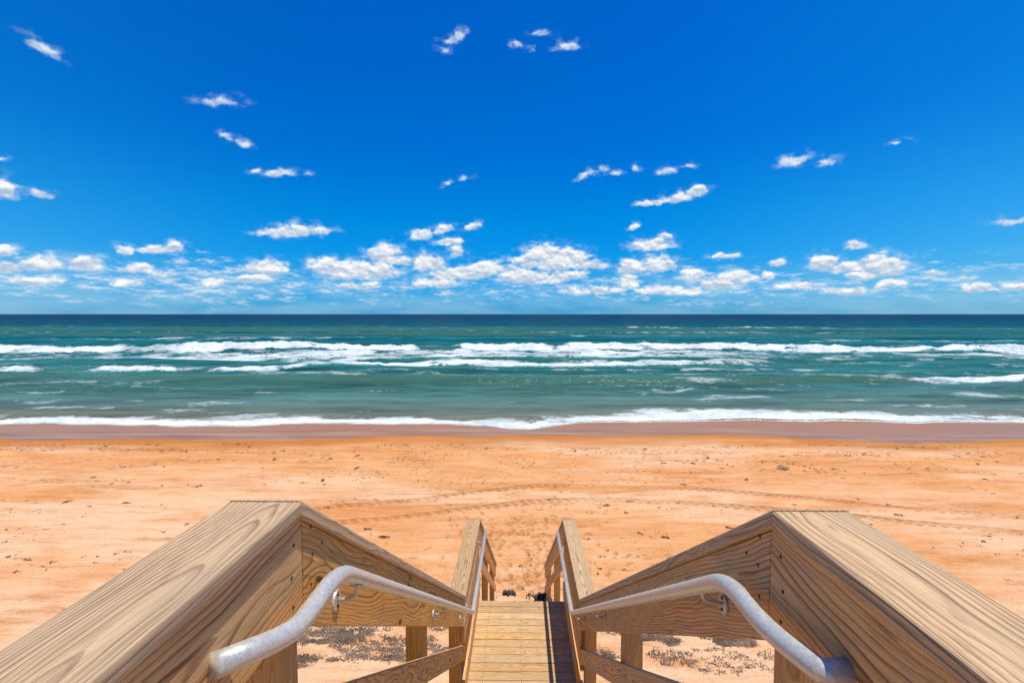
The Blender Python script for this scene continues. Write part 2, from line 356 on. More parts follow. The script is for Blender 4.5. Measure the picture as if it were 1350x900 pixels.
# ------------------------------------------------------------------ sea
def water_mat():
    m, t, bs = new_mat('surf_water')
    P = t.n('ShaderNodeTexCoord').outputs['Object']
    dep = t.attr('offshore')
    col = t.ramp(dep, [(0.0, C(0.16, 0.15, 0.095)), (0.07, C(0.085, 0.160, 0.125)), (0.18, C(0.030, 0.152, 0.142)), (0.34, C(0.010, 0.135, 0.148)),
                       (0.52, C(0.002, 0.105, 0.128)), (0.66, C(0.0, 0.096, 0.115)), (0.76, C(0.001, 0.055, 0.090)), (1.0, C(0.0, 0.030, 0.072))])
    pat = t.noise(t.vm('MULTIPLY', P, (0.020, 0.07, 1)), 1.0, 4, 0.6)
    col = t.mixc(t.mr(pat, 0.42, 0.66, 0.0, 0.5), col, t.mixc(1.0, col, C(1.15, 0.92, 0.74), 'MULTIPLY'))
    dk = t.noise(t.vm('MULTIPLY', P, (0.06, 0.28, 1)), 1.0, 5, 0.65)
    col = t.mixc(1.0, col, t.ramp(dk, [(0.3, 0.55), (0.5, 1.0), (0.72, 1.4)]), 'MULTIPLY')
    st1 = t.noise(t.vm('MULTIPLY', P, (0.10, 0.62, 1)), 1.0, 5, 0.7)
    col = t.mixc(t.mr(st1, 0.50, 0.68, 0.0, 0.42), col, C(0.085, 0.175, 0.235))  # bluish streaks: sky reflection painted into the water colour
    st2 = t.noise(t.vm('MULTIPLY', t.vm('ADD', P, (41, 13, 0)), (0.07, 0.40, 1)), 1.0, 5, 0.65)
    col = t.mixc(t.mr(st2, 0.54, 0.70, 0.0, 0.62), col, t.mixc(1.0, col, C(0.55, 0.60, 0.50), 'MULTIPLY'))  # dark streaks: shading of wave faces painted into the colour
    lg = t.noise(t.vm('MULTIPLY', P, (0.010, 0.075, 1)), 1.0, 4, 0.65)
    col = t.mixc(1.0, col, t.ramp(lg, [(0.34, 0.70), (0.5, 1.0), (0.66, 1.22)]), 'MULTIPLY')
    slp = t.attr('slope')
    col = t.mixc(t.mr(slp, 0.05, 0.9, 0.0, 0.70), col, t.mixc(1.0, col, C(0.52, 0.62, 0.50), 'MULTIPLY'))  # shoreward slopes darkened in the colour, painted wave shading
    col = t.mixc(t.mr(slp, -0.05, -0.9, 0.0, 0.42), col, C(0.085, 0.20, 0.245))  # wave backs tinted blue, a painted reflection of the sky
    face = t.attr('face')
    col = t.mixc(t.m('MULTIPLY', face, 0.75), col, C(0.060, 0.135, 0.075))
    # foam
    foam = t.attr('foam')
    lace_v = t.vm('ADD', P, t.vm('MULTIPLY', t.vm('SUBTRACT', t.noise(P, 0.35, 3, 0.5, out=1), (0.5, 0.5, 0.5)), (3.5, 3.5, 0)))
    l1 = t.noise(t.vm('MULTIPLY', lace_v, (0.16, 0.24, 0.0)), 1.0, 8, 0.70)
    l2 = t.noise(t.vm('MULTIPLY', lace_v, (1.1, 1.6, 0.0)), 1.0, 5, 0.68)
    nn = t.m('ADD', t.m('MULTIPLY', l1, 0.70), t.m('MULTIPLY', l2, 0.30))
    nn = t.mr(nn, 0.32, 0.70, 0.0, 1.05, False)
    mask = t.mr(t.m('SUBTRACT', foam, nn), -0.08, 0.20)
    mask = t.m('MULTIPLY', mask, t.mr(foam, 0.01, 0.10))
    fcol = t.mixc(t.mr(t.m('ADD', l2, t.m('MULTIPLY', t.m('SUBTRACT', l1, 0.5), 0.8)), 0.32, 0.66), C(0.50, 0.58, 0.60), C(0.84, 0.86, 0.86))
    fcol = t.mixc(t.mr(foam, 0.35, 0.95), t.mixc(0.45, fcol, col), fcol)
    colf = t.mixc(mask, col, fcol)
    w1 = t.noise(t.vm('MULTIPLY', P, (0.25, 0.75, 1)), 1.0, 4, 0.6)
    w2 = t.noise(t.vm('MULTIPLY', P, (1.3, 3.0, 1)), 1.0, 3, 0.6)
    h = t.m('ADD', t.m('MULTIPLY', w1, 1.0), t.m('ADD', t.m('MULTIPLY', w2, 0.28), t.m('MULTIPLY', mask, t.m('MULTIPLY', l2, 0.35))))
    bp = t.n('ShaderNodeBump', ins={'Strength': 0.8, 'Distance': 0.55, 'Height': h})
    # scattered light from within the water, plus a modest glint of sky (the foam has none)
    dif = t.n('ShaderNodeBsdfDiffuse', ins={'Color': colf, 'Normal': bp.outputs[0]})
    gls = t.n('ShaderNodeBsdfGlossy', ins={'Color': C(0.7, 0.88, 1), 'Roughness': 0.18, 'Normal': bp.outputs[0]})
    fr = t.n('ShaderNodeFresnel', ins={'IOR': 1.33, 'Normal': bp.outputs[0]}).outputs[0]
    fac = t.m('MULTIPLY', t.m('MINIMUM', fr, 0.075), t.m('SUBTRACT', 1.0, mask))
    mx = t.n('ShaderNodeMixShader', ins={0: fac, 1: dif.outputs[0], 2: gls.outputs[0]})
    m.node_tree.nodes.remove(bs)
    t.link(mx.outputs[0], m.node_tree.nodes['Material Output'].inputs['Surface'])
    return m
M_WATER = water_mat()

def build_sea():
    q = np.arange(1 / 31.0, 1 / 420.0, -1 / 20000.0)
    q2 = np.arange(1 / 420.0, 1 / 38000.0, -1 / 14000.0)
    yl = np.concatenate([1 / q, 1 / q2, [42000.0]])
    X, Y = fan(yl, 1.2, 0.0030)
    sand = sand_base(X, Y)
    shore = curve(SHORE, X) + (fbm(X * 0.30, X * 0 + 3, 61, 4) - 0.5) * 1.5
    fback = curve(FOAMB, X)
    sd = Y - shore
    # swell and chop
    warp = (fbm(X * 0.012, Y * 0.02, 71, 3) - 0.5) * 30
    h = 0.26 * np.sin((Y + warp) * 2 * math.pi / 15.0) * (0.4 + vnoise(X * 0.02, Y * 0.04, 72))
    h += 0.34 * np.sin((Y + 1.6 * warp + 4) * 2 * math.pi / 34.0) * (0.3 + vnoise(X * 0.012, Y * 0.03, 73))
    h += 0.34 * (fbm(X * 0.14, Y * 0.42, 74, 4) - 0.5)
    h *= sstep(0, 14, sd) * (1 - 0.9 * sstep(500, 2500, Y))
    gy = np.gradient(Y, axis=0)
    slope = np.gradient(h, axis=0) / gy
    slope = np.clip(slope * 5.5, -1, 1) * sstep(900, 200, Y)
    foam = np.zeros_like(X); face = np.zeros_like(X)
    edge = (fbm(X * 0.10, X * 0 + 1, 81, 4) - 0.5)
    def breaker(pts, amp, wf, wb, foam_front, foam_back, amps, roll=1.0, jit=3.0):
        nonlocal h, foam, face
        a = curve(amps, X)                      # how strongly the crest is breaking
        c = curve(pts, X) + jit * edge + (fbm(X * 0.22, X * 0 + 7, 83, 4) - 0.5) * 1.3 * jit
        s = Y - c
        prof = np.where(s < 0, np.exp(-(s / wf) ** 2), np.exp(-(s / wb) ** 2))
        h = h + amp * prof * (0.45 + 0.55 * np.minimum(1, a + 0.3))
        fr = np.where(s < 0, sstep(-foam_front, -foam_front * 0.35, s), np.exp(-(s / foam_back) ** 1.0))
        rag = 0.30 + 1.15 * fbm(X * 0.14, Y * 0.22, 85, 6, 0.6)
        foam = np.maximum(foam, fr * a * roll * np.clip(rag, 0.3, 1.15))
        face = np.maximum(face, sstep(-wf * 1.6, -wf * 0.2, s) * sstep(wb * 0.5, 0, s) * (1 - sstep(0.25, 0.7, a)) * 0.9)
    A = [(-3000, 104), (-185, 106), (-114.8, 106.9), (-84.7, 109.6), (-83.9, 112.5), (-22.8, 116.0), (-17.0, 115.5), (6.4, 117.5), (41.1, 122.5), (65.2, 116.8), (83.0, 110), (105.0, 104), (157, 102.8), (3000, 103)]
    breaker(A, 0.95, 2.6, 8.0, 9.0, 8.0,
            [(-3000, 0.9), (-92, 1), (-86, 0.5), (-82, 0.5), (-72, 1), (-26, 1), (-23, 0.25), (-17, 0.25), (-13, 0.95), (5, 1), (8, 0.6), (11, 1), (36, 1), (42, 0.85), (60, 0.9), (70, 0.75), (80, 0.95), (160, 1), (3000, 0.9)])
    B = [(-3000, 69), (-117, 68.1), (-75, 69.7), (-63.5, 69.9), (-48.3, 71.1), (-35.4, 72.3), (-32, 77), (-20.8, 81.5), (-5.8, 83), (4.4, 80.6), (14.5, 82), (35.2, 85), (45, 84), (62, 82), (3000, 82)]
    breaker(B, 0.45, 1.6, 5.0, 3.0, 3.0,
            [(-3000, 0.6), (-80, 0.75), (-70, 0.75), (-66, 0.1), (-63, 0.2), (-60, 0.95), (-50, 0.95), (-46, 0.3), (-43, 0.8), (-35, 0.7), (-30, 0.85), (-5, 0.95), (14, 0.9), (30, 0.75), (38, 0.75), (44, 0.25), (60, 0.3), (3000, 0.3)], jit=1.5)
    Cc = [(-3000, 58), (20, 59), (40, 61), (52, 61), (60.7, 59.9), (90, 59.1), (3000, 59)]
    breaker(Cc, 0.75, 1.8, 5.0, 3.6, 3.6, [(-3000, 0), (36, 0.0), (42, 0.05), (46.5, 0.25), (49, 0.95), (3000, 1)], jit=1.2)
    # short white lip ahead of the big breaker, far caps
    breaker([(-3000, 92), (3000, 92)], 0.25, 1.6, 4, 1.5, 1.5, [(-49, 0), (-47, 0.75), (-36, 0.75), (-33, 0), (52, 0), (56, 0.45), (66, 0.45), (70, 0)], jit=1.5)
    for (x0, x1, yy, st) in ((62, 95, 292, 1.0), (106, 175, 276, 0.72), (-235, -160, 255, 0.5), (-150, -105, 262, 0.42), (-84, -58, 268, 0.5), (-58, -20, 240, 0.32), (178, 240, 268, 0.4), (10, 60, 222, 0.4), (-20, 14, 262, 0.4), (-120, -60, 196, 0.35), (70, 140, 185, 0.35), (150, 200, 190, 0.4)):
        breaker([(-3000, yy), (x0, yy), (x1, yy - 10), (3000, yy - 10)], 0.5, 4, 9, 5, 5,
                [(-3000, 0), (x0 - 4, 0), (x0 + 4, st), (x1 - 6, st * 0.8), (x1 + 6, 0), (3000, 0)], jit=4)
    # lace of old foam
    lace = sstep(82, 90, Y + 6 * edge) * sstep(114, 100, Y) * (0.50 + 0.26 * sstep(-95, -45, X) * sstep(60, 20, X))
    lace = np.maximum(lace, 0.34 * sstep(72, 78, Y) * sstep(96, 84, Y) * sstep(-60, -40, X))
    lace = np.maximum(lace, 0.30 * sstep(58, 66, Y) * sstep(84, 74, Y) * sstep(0.40, 0.62, fbm(X * 0.05, Y * 0.12, 91, 3)))
    lace = np.maximum(lace, 0.34 * sstep(48, 52, Y) * sstep(60, 56, Y) * sstep(36, 46, X))
    lace = np.maximum(lace, 0.26 * sstep(42, 48, Y) * sstep(60, 50, Y) * sstep(0.46, 0.66, fbm(X * 0.07, Y * 0.2, 95, 3)))
    lace = np.maximum(lace, 0.30 * sstep(0.50, 0.68, fbm(X * 0.02, Y * 0.06, 99, 4)) * sstep(110, 140, Y) * sstep(420, 260, Y))
    strk = fbm(X * 0.030, Y * 0.42, 121, 5)
    lace = np.maximum(lace, 0.60 * sstep(0.53, 0.68, strk) * sstep(60, 74, Y) * sstep(150, 118, Y))
    lace = np.maximum(lace, 0.42 * sstep(0.56, 0.70, fbm(X * 0.045, Y * 0.5, 127, 5)) * sstep(43, 47, Y) * sstep(80, 60, Y))
    lace = np.maximum(lace, 0.50 * sstep(0.58, 0.70, fbm(X * 0.010, Y * 0.10, 131, 5)) * sstep(130, 150, Y) * sstep(420, 300, Y))
    tb = (Y - curve(SHORE, X))
    lace = np.maximum(lace, (0.40 + 0.22 * sstep(0, 8, X)) * sstep(0.42, 0.60, fbm(X * 0.06, Y * 0.16, 141, 4)) * sstep(2, 5, tb) * sstep(20, 9, tb))
    lace = np.maximum(lace, 0.46 * sstep(0.50, 0.64, fbm(X * 0.04, Y * 0.20, 143, 5)) * sstep(50, 56, Y) * sstep(84, 74, Y))
    lace *= 0.75 + 0.7 * (fbm(X * 0.15, Y * 0.4, 97, 3) - 0.3)
    foam = np.maximum(foam, lace)
    face = np.maximum(face, 0.9 * sstep(28, 44, X) * sstep(110, 84, X) * sstep(-1, 1, Y - curve(A, X)) * sstep(12, 4, Y - curve(A, X)))
    foam = foam * (1 - 0.75 * sstep(28, 44, X) * sstep(110, 84, X) * sstep(0, 2, Y - curve(A, X)) * sstep(14, 8, Y - curve(A, X)))
    # swash at the beach
    width = np.maximum(fback - shore, 1.5)
    tt = sd / width
    sw = sstep(-0.02, 0.06, tt) * (1.0 - 0.70 * sstep(0.10, 0.8, tt)) * sstep(1.5, 0.95, tt)
    sw *= 0.42 + 1.15 * fbm(X * 0.22, Y * 0.7, 103, 4)
    sw = np.maximum(sw, np.exp(-((sd - 0.35) / 0.35) ** 2) * 0.9)
    foam = np.maximum(foam, np.where(sd > -0.2, sw, 0))
    foam = np.where((sd <= 0.0) & (sd > -3), 0.8, foam)
    bore = 0.28 * np.exp(-((tt - 0.65) / 0.28) ** 2)
    h = h + np.where(sd > 0, bore, 0)
    h = h + (0.10 + 0.55 * sstep(50, 62, Y) + 0.5 * sstep(90, 105, Y)) * (fbm(X * 0.55, Y * 0.5, 107, 4) - 0.30) * sstep(0.35, 0.85, foam)
    film = sand + np.clip(sd * 0.05, 0, 0.07) + 0.012
    Z = np.where(sd < 0, sand + 0.012 - np.clip(-sd * 0.09, 0, 0.2), np.maximum(h * sstep(0, 5, sd) , film))
    off = np.clip((np.log(np.maximum(Y, 30)) - math.log(36)) / (math.log(900) - math.log(36)), 0, 1)
    o = grid_obj('sea_water', X, Y, Z, M_WATER, {'foam': np.clip(foam, 0, 1), 'offshore': off, 'face': face, 'slope': slope})
    o['kind'] = 'structure'
build_sea()

# ------------------------------------------------------------------ planks
def plank(name, parent, mat, center, ax, ay, L, W, T, sh0=(0, 0), sh1=(0, 0), bev=0.004):
    """A sawn board: ax along its length, ay across its width; sh = slant of each end (per width, per thickness)."""
    ax = Vector(ax).normalized(); ay = Vector(ay).normalized(); az = ax.cross(ay)
    bm = bmesh.new()
    V = []
    for sx, sh in ((-1, sh0), (1, sh1)):
        for sy in (-1, 1):
            for sz in (-1, 1):
                y = sy * W / 2; z = sz * T / 2
                V.append(bm.verts.new((sx * L / 2 + sh[0] * y + sh[1] * z, y, z)))
    for f in ((0, 1, 3, 2), (4, 6, 7, 5), (0, 4, 5, 1), (2, 3, 7, 6), (0, 2, 6, 4), (1, 5, 7, 3)):
        bm.faces.new([V[i] for i in f])
    bmesh.ops.recalc_face_normals(bm, faces=bm.faces)
    if bev:
        bmesh.ops.bevel(bm, geom=list(bm.edges), offset=bev, segments=3, profile=0.6, affect='EDGES')
    o = bm_obj(name, bm, mat, parent)
    Mx = Matrix(((ax.x, ay.x, az.x), (ax.y, ay.y, az.y), (ax.z, ay.z, az.z))).to_4x4()
    pl = parent.location if parent else Vector((0, 0, 0))
    Mx.translation = Vector(center) - Vector(pl)
    o.matrix_local = Mx
    return o

def Zc(z): return CZ + z
cs = 1 / math.sqrt(1 + TAN * TAN); sn = TAN * cs
UX, UY, UZ = (1, 0, 0), (0, 1, 0), (0, 0, 1)
SL = (0, cs, -sn); SU = (0, sn, cs)
CT = 0.038
YL_END = 7.08
SAND_FOOT = 0.95

def screw(parent, pos, nrm):
    """A rusty screw head sunk in a board face; parent is the board."""
    bm = bmesh.new()
    bmesh.ops.create_cone(bm, cap_ends=True, segments=10, radius1=0.0052, radius2=0.0042, depth=0.002)
    o = bm_obj('screw', bm, M_SCREW, parent)
    q = Vector(nrm).to_track_quat('Z', 'Y')
    Mw = Matrix.Translation(Vector(pos)) @ q.to_matrix().to_4x4()
    bpy.context.view_layer.update()
    o.matrix_local = parent.matrix_world.inverted() @ Mw
    return o

def railing(s):
    yc = 1.263 if s < 0 else 1.221
    yl = yc + 2.51 / TAN
    ye2 = 12.1 if s < 0 else 12.35
    side = 'left' if s < 0 else 'right'
    lab = ('weathered wooden railing with broad dark-grained cap and sunlit inner boards, left of the stairs' if s < 0 else
           'wooden railing with yellow inner boards in shade, dotted with screws, right of the stairs')
    R = thing('wooden_railing', lab, 'railing', (XC + s * 0.7, yl, Zc(-4.17)), 'wooden railings along the stairs')
    xcap = XC + s * 0.696; xb = XC + s * 0.637; xp = XC + s * 0.716
    capw = 0.192
    # caps: top walkway, first flight, landing, second flight
    def cap_level(y0, y1, ztop, sh0, sh1):
        return plank('cap_rail', R, M_CAP, (xcap, (y0 + y1) / 2, Zc(ztop - CT / 2)), UY, UX, y1 - y0, capw, CT, sh0, sh1, 0.009)
    def cap_slope(y0, z0, y1):
        a = Vector((xcap, y0, Zc(z0))); b = Vector((xcap, y1, Zc(z0 - (y1 - y0) * TAN)))
        c = (a + b) / 2 - Vector(SU) * CT / 2
        # local z = ax x ay ; with ay=-X it points up
        ax = Vector(SL); ay = Vector((-1, 0, 0))
        return plank('cap_rail', R, M_CAP, c - Vector((0, CT / 2 * 0, 0)), ax, ay, (b - a).length, capw, CT, (0, -TAN), (0, -TAN), 0.008)
    cap_level(-2.0, yc - 0.001, -0.49, (0, 0), (0, 0))
    cap_slope(yc + 0.001, -0.49, yl - 0.001)
    cap_level(yl + 0.001, YL_END - 0.001, -3.0, (0, 0), (0, 0))
    cap_slope(YL_END + 0.001, -3.0, ye2)
    # wide boards right under the caps, the narrower mid rails, and landing boards added for their shadow
    BW = 0.245; T = 0.038
    def brd(name, y0, y1, ztop0, slope, W, mat, x, T=T):
        if not slope:
            return plank(name, R, mat, (x, (y0 + y1) / 2, Zc(ztop0 - W / 2)), UY, UZ, y1 - y0, W, T)
        vert = W / cs
        ym = (y0 + y1) / 2
        zc = ztop0 - (ym - y0) * TAN - vert / 2
        return plank(name, R, mat, (x, ym, Zc(zc)), SL, SU, (y1 - y0) / cs, W, T, (-TAN, 0), (-TAN, 0))
    vcap = CT / cs
    g = 0.002
    b1 = brd('rail_board', -2.0, yc + 0.03 - g, -0.49 - CT - g, False, 0.262, M_BOARD, xb)
    b2 = brd('rail_board', yc + 0.03 + g, yl - g, -0.49 - vcap - 0.03 * TAN - g, True, BW, M_BOARD, xb)
    brd('rail_board', yl + g, YL_END - g, -3.0 - CT - g, False, 0.235, M_BOARD, xb)
    brd('rail_board', YL_END + g, ye2 - 0.05, -3.0 - vcap - g, True, 0.235, M_BOARD, xb)
    brd('mid_rail', -2.0, yc - g, -0.49 - 0.52, False, 0.14, M_BOARD, xb)
    brd('mid_rail', yc + g, yl - g, -0.49 - 0.545, True, 0.138, M_BOARD, xb)
    brd('mid_rail', yl + g, YL_END - g, -3.0 - 0.295, False, 0.235, M_BOARD, xb)  # widened board, added to close the gap and fill the deck shadow
    brd('mid_rail', yl + g, YL_END - g, -3.0 - 0.55, False, 0.235, M_BOARD, xb)  # extra board, added so the shadow on the landing is solid
    brd('mid_rail', YL_END + g, ye2 - 0.05, -3.0 - 0.545, True, 0.138, M_BOARD, xb)
    brd('kick_board', yl + g, YL_END - g, -3.0 - 0.93, False, 0.235, M_BOARD, xb - s * 0.004)
    # posts
    for py, grade in ((-1.6, None), (-0.2, None), (yc + 0.005, 0), (3.17, 0), (yl - 0.03, 0), (YL_END - 0.09, None), (9.5, 1), (ye2 - 0.13, 1)):
        if grade == 0: top = -0.49 - TAN * max(0, py + 0.07 - yc) - vcap
        elif grade == 1: top = -3.0 - TAN * (py + 0.07 - YL_END) - vcap
        else: top = (-0.49 if py < 1 else -3.0) - CT
        top = Zc(top) - 0.004
        gz = float(sand_base(np.array([xp]), np.array([py]))[0]) - 0.25
        plank('post', R, M_POST, (xp, py, (top + gz) / 2), UZ, UX, top - gz, 0.115, 0.14, bev=0.005)
    # screws on the faces the picture shows
    xf = xb - s * (0.019 + 0.0008)
    n = (-s, 0, 0)
    for (dy, dz) in ((0.055, -0.015), (0.062, -0.095), (0.05, -0.18), (0.13, -0.075), (0.045, -0.215)):
        screw(b2, (xf, yc + 0.03 + dy, Zc(-0.565 + dz - dy * 0.3)), n)
    for (dy, dz) in ((-0.05, -0.06), (-0.065, -0.14), (-0.06, -0.22), (-0.72, -0.08), (-0.72, -0.2)):
        screw(b1, (xf, yc + 0.03 + dy, Zc(-0.54 + dz)), n)
    for py in (3.13, 3.2, yl - 0.08, yl - 0.02):
        for dz in (0.06, 0.2):
            screw(b2, (xf, py, Zc(-0.49 - vcap - (py - yc) * TAN - dz)), n)
    return R
railing(-1)
railing(1)

# ------------------------------------------------------------------ stairs
def stairs():
    S = thing('wooden_staircase', 'pale yellow wooden staircase with a plank landing, running down to the orange beach', 'staircase', (XC, 5.1, Zc(-4.17)))
    HW = 0.632
    # top deck and landing, boards across
    y = -2.0
    while y + 0.14 < 1.28:
        plank('deck_board', S, M_DECK, (XC, y + 0.07, Zc(-1.61 - 0.019)), UX, UY, HW * 2, 0.136, 0.038); y += 0.1425
    y = 4.98
    k = 0
    while y + 0.13 < 7.0:
        db = plank("deck_board", S, M_DECK, (XC + random.uniform(-.003, .003), y + 0.07, Zc(-4.17 - 0.019) + random.uniform(-.0025, .0025)), UX, UY, HW * 2 - 0.01, 0.1355, 0.038, bev=0.006); y += 0.1425
        k += 1
        for sx in (-0.45, -0.01, 0.42):
            for dy in (-0.038, 0.038):
                screw(db, (XC + sx + random.uniform(-.012, .012), y - 0.1425 + 0.07 + dy + random.uniform(-.006, .006), Zc(-4.17) + 0.0035), (0, 0, 1))
    yl_end = y
    rise = 2.56 / 14; run = rise / TAN
    for i in range(1, 14):
        yy = 1.28 + (i - 1) * run; zz = -1.61 - i * rise
        for j in range(2):
            plank('tread', S, M_DECK, (XC, yy + 0.07 + j * 0.1405, Zc(zz - 0.019)), UX, UY, HW * 2, 0.136, 0.038)
    i = 1
    while True:
        yy = yl_end + 0.004 + (i - 1) * run; zz = -4.17 - i * rise
        gz = float(sand_base(np.array([XC]), np.array([yy]))[0])
        if Zc(zz) < gz - 0.12: break
        for j in range(2):
            plank('tread', S, M_DECK, (XC, yy + 0.07 + j * 0.1405, Zc(zz - 0.019)), UX, UY, HW * 2, 0.136, 0.038)
        i += 1
    # stringers, joists
    for s in (-1, 1):
        x = XC + s * 0.61
        for (y0, z0, y1) in ((1.30, -1.86, 5.0), (7.02, -4.42, 12.3)):
            L = (y1 - y0) / cs; ym = (y0 + y1) / 2; zm = z0 - (ym - y0) * TAN - 0.14
            plank('stringer', S, M_POST, (x, ym, Zc(zm)), SL, SU, L, 0.235, 0.04, (-TAN, 0), (-TAN, 0))
        for (y0, y1, z) in ((-2.0, 1.26, -1.61), (4.99, 6.97, -4.17)):
            plank('joist', S, M_POST, (x, (y0 + y1) / 2, Zc(z - 0.041 - 0.118)), UY, UZ, y1 - y0, 0.235, 0.04)
    return S
stairs()

# ------------------------------------------------------------------ metal handrails
def sweep(pts, rad, seg=20, cap=True):
    pts = [Vector(p) for p in pts]
    bm = bmesh.new()
    rings = []
    up = None
    for i, p in enumerate(pts):
        if i == 0: d = pts[1] - pts[0]
        elif i == len(pts) - 1: d = pts[-1] - pts[-2]
        else: d = (pts[i + 1] - p).normalized() + (p - pts[i - 1]).normalized()
        d.normalize()
        if up is None:
            up = Vector((0, 0, 1)) if abs(d.z) < 0.9 else Vector((1, 0, 0))
        u = (up - d * up.dot(d)).normalized(); v = d.cross(u); up = u
        k = 1.0
        if 0 < i < len(pts) - 1:
            c = (pts[i + 1] - p).normalized().dot((p - pts[i - 1]).normalized())
            k = 1.0
        rings.append([bm.verts.new(p + rad * (math.cos(a) * u + math.sin(a) * v)) for a in [2 * math.pi * j / seg for j in range(seg)]])
    for a, b in zip(rings[:-1], rings[1:]):
        for j in range(seg):
            bm.faces.new((a[j], a[(j + 1) % seg], b[(j + 1) % seg], b[j]))
    if cap:
        bm.faces.new(rings[0][::-1]); bm.faces.new(rings[-1])
    bmesh.ops.recalc_face_normals(bm, faces=bm.faces)
    return bm

def smooth_path(ctrl, r=0.1, n=8):
    """Polyline with its corners rounded by radius-like distance r (per point)."""
    P = [Vector(c[:3]) for c in ctrl]
    out = [P[0]]
    for i in range(1, len(P) - 1):
        rr = ctrl[i][3] if len(ctrl[i]) > 3 else r
        a, b, c = P[i - 1], P[i], P[i + 1]
        d1 = min(rr, (b - a).length * 0.49); d2 = min(rr, (c - b).length * 0.49)
        s = b + (a - b).normalized() * d1; e = b + (c - b).normalized() * d2
        for k in range(n + 1):
            t = k / n
            out.append(s * (1 - t) ** 2 + b * 2 * t * (1 - t) + e * t * t)
    out.append(P[-1])
    return out

def handrail(s):
    yc = 1.263 if s < 0 else 1.221
    yl = yc + 2.51 / TAN
    lab = ('bent galvanized steel handrail pipe with an open cut end, against the sunlit left boards' if s < 0 else
           'bent galvanized steel handrail pipe whose near end turns back into the shaded right boards')
    H = thing('metal_handrail', lab, 'handrail', (XC + s * 0.55, yl, Zc(-3.1)), 'steel handrails along the stairs')
    rad = 0.0242
    xr = XC + s * 0.55
    zb = lambda y: -0.742 - (y - 1.375) * TAN
    y_low = 1.375 + (3.155 - 0.742) / TAN
    if s < 0:
        ctrl = [(-0.577, 0.885, Zc(-0.662)), (-0.512, 1.06, Zc(-0.716), 0.09), (xr, 1.17, Zc(-0.735), 0.05), (xr, 1.372, Zc(-0.738), 0.10)]
    else:
        ctrl = [(0.655, 0.945, Zc(-0.701)), (0.598, 0.945, Zc(-0.704), 0.016), (0.580, 1.12, Zc(-0.735), 0.08), (xr, 1.345, Zc(-0.740), 0.10)]
    xl = XC + s * 0.525
    ctrl += [(xl, y_low, Zc(-3.155), 0.05), (xl, 7.0, Zc(-3.16))]
    pts = smooth_path(ctrl, 0.08, 10)
    pts = [p - Vector(H.location) for p in pts]
    bm_obj('pipe', sweep(pts, rad, 24), M_STEEL, H, True)
    # brackets: wall plate, curved arm, saddle under the pipe
    spots = [(1.52, zb(1.52)), (3.24 if s < 0 else 3.60, None), (y_low - 0.35, None), (y_low + 0.22, -3.155), (6.8, -3.155)]
    xface = XC + s * 0.618
    xr0 = xr
    for yy, zz in spots:
        if zz is None: zz = zb(yy)
        xr = xr0 + (xl - xr0) * min(1, max(0, (yy - 1.35) / (y_low - 1.35)))
        lo = Vector(H.location)
        a = Vector((xr, yy, Zc(zz) - rad * 0.9)); 
        c = [(xr, yy, Zc(zz) - rad * 0.7), (xr, yy, Zc(zz) - 0.066, 0.03), (xface - s * 0.004, yy, Zc(zz) - 0.075)]
        arm = smooth_path(c, 0.03, 6)
        br = bm_obj('bracket', sweep([p - lo for p in arm], 0.0065, 10), M_STEEL, H, True)
        bm = bmesh.new()
        bmesh.ops.create_cone(bm, cap_ends=True, segments=20, radius1=0.033, radius2=0.031, depth=0.006)
        pl = bm_obj('wall_plate', bm, M_STEEL, br)
        pl.rotation_euler = (0, math.pi / 2, 0)
        pl.location = Vector((xface - s * 0.004, yy, Zc(zz) - 0.075)) - lo
        for dz in (-0.019, 0.019):
            bm = bmesh.new()
            bmesh.ops.create_cone(bm, cap_ends=True, segments=8, radius1=0.006, radius2=0.005, depth=0.004)
            sc = bm_obj('plate_screw', bm, M_SCREW, br)
            sc.rotation_euler = (0, math.pi / 2, 0)
            sc.location = Vector((xface - s * 0.008, yy, Zc(zz) - 0.075 + dz)) - lo
        bm = bmesh.new()
        bmesh.ops.create_cube(bm, size=1)
        for v in bm.verts:
            v.co = Vector((v.co.x * 0.028, v.co.y * 0.07, v.co.z * 0.006))
        sd = bm_obj('saddle', bm, M_STEEL, br)
        slope = -math.atan(TAN) if 1.4 < yy < y_low else 0
        sd.rotation_euler = (slope, 0, 0)
        sd.location = Vector((xr, yy, Zc(zz) - rad / (cs if slope else 1) - 0.001)) - lo
handrail(-1)
handrail(1)

# ------------------------------------------------------------------ seaweed and debris
def weed_bm(bm, x, y, z, n, rad, size, rng, flat=0.5):
    for _ in range(n):
        a = rng.uniform(0, 2 * math.pi); r = rad * math.sqrt(rng.random())
        px = x + r * math.cos(a) * 1.3; py = y + r * math.sin(a) * 0.8
        th = rng.uniform(0, math.pi); L = size * rng.uniform(0.5, 1.6); w = L * rng.uniform(0.12, 0.3)
        hz = z + rng.uniform(0.0, 1.0) * size * flat * (1 - r / (rad + 1e-6) * 0.6)
        dx, dy = math.cos(th), math.sin(th); nx, ny = -dy, dx
        b1 = rng.uniform(-0.2, 0.5) * L; b2 = rng.uniform(-0.2, 0.4) * L
        ring = []
        for t, bz in ((-0.5, b1), (0.0, 0.25 * L * rng.random()), (0.5, b2)):
            cx = px + dx * L * t + nx * rng.uniform(-0.15, 0.15) * L
            cy = py + dy * L * t + ny * rng.uniform(-0.15, 0.15) * L
            zz = max(z + 0.003, hz + bz * 0.5)
            ring.append((bm.verts.new((cx + nx * w, cy + ny * w, zz + rng.uniform(0, w))), bm.verts.new((cx - nx * w, cy - ny * w, zz))))
        for p, q in zip(ring[:-1], ring[1:]):
            bm.faces.new((p[0], q[0], q[1], p[1]))

def gz(x, y):
    return float(sand_base(np.array([x], float), np.array([y], float))[0])

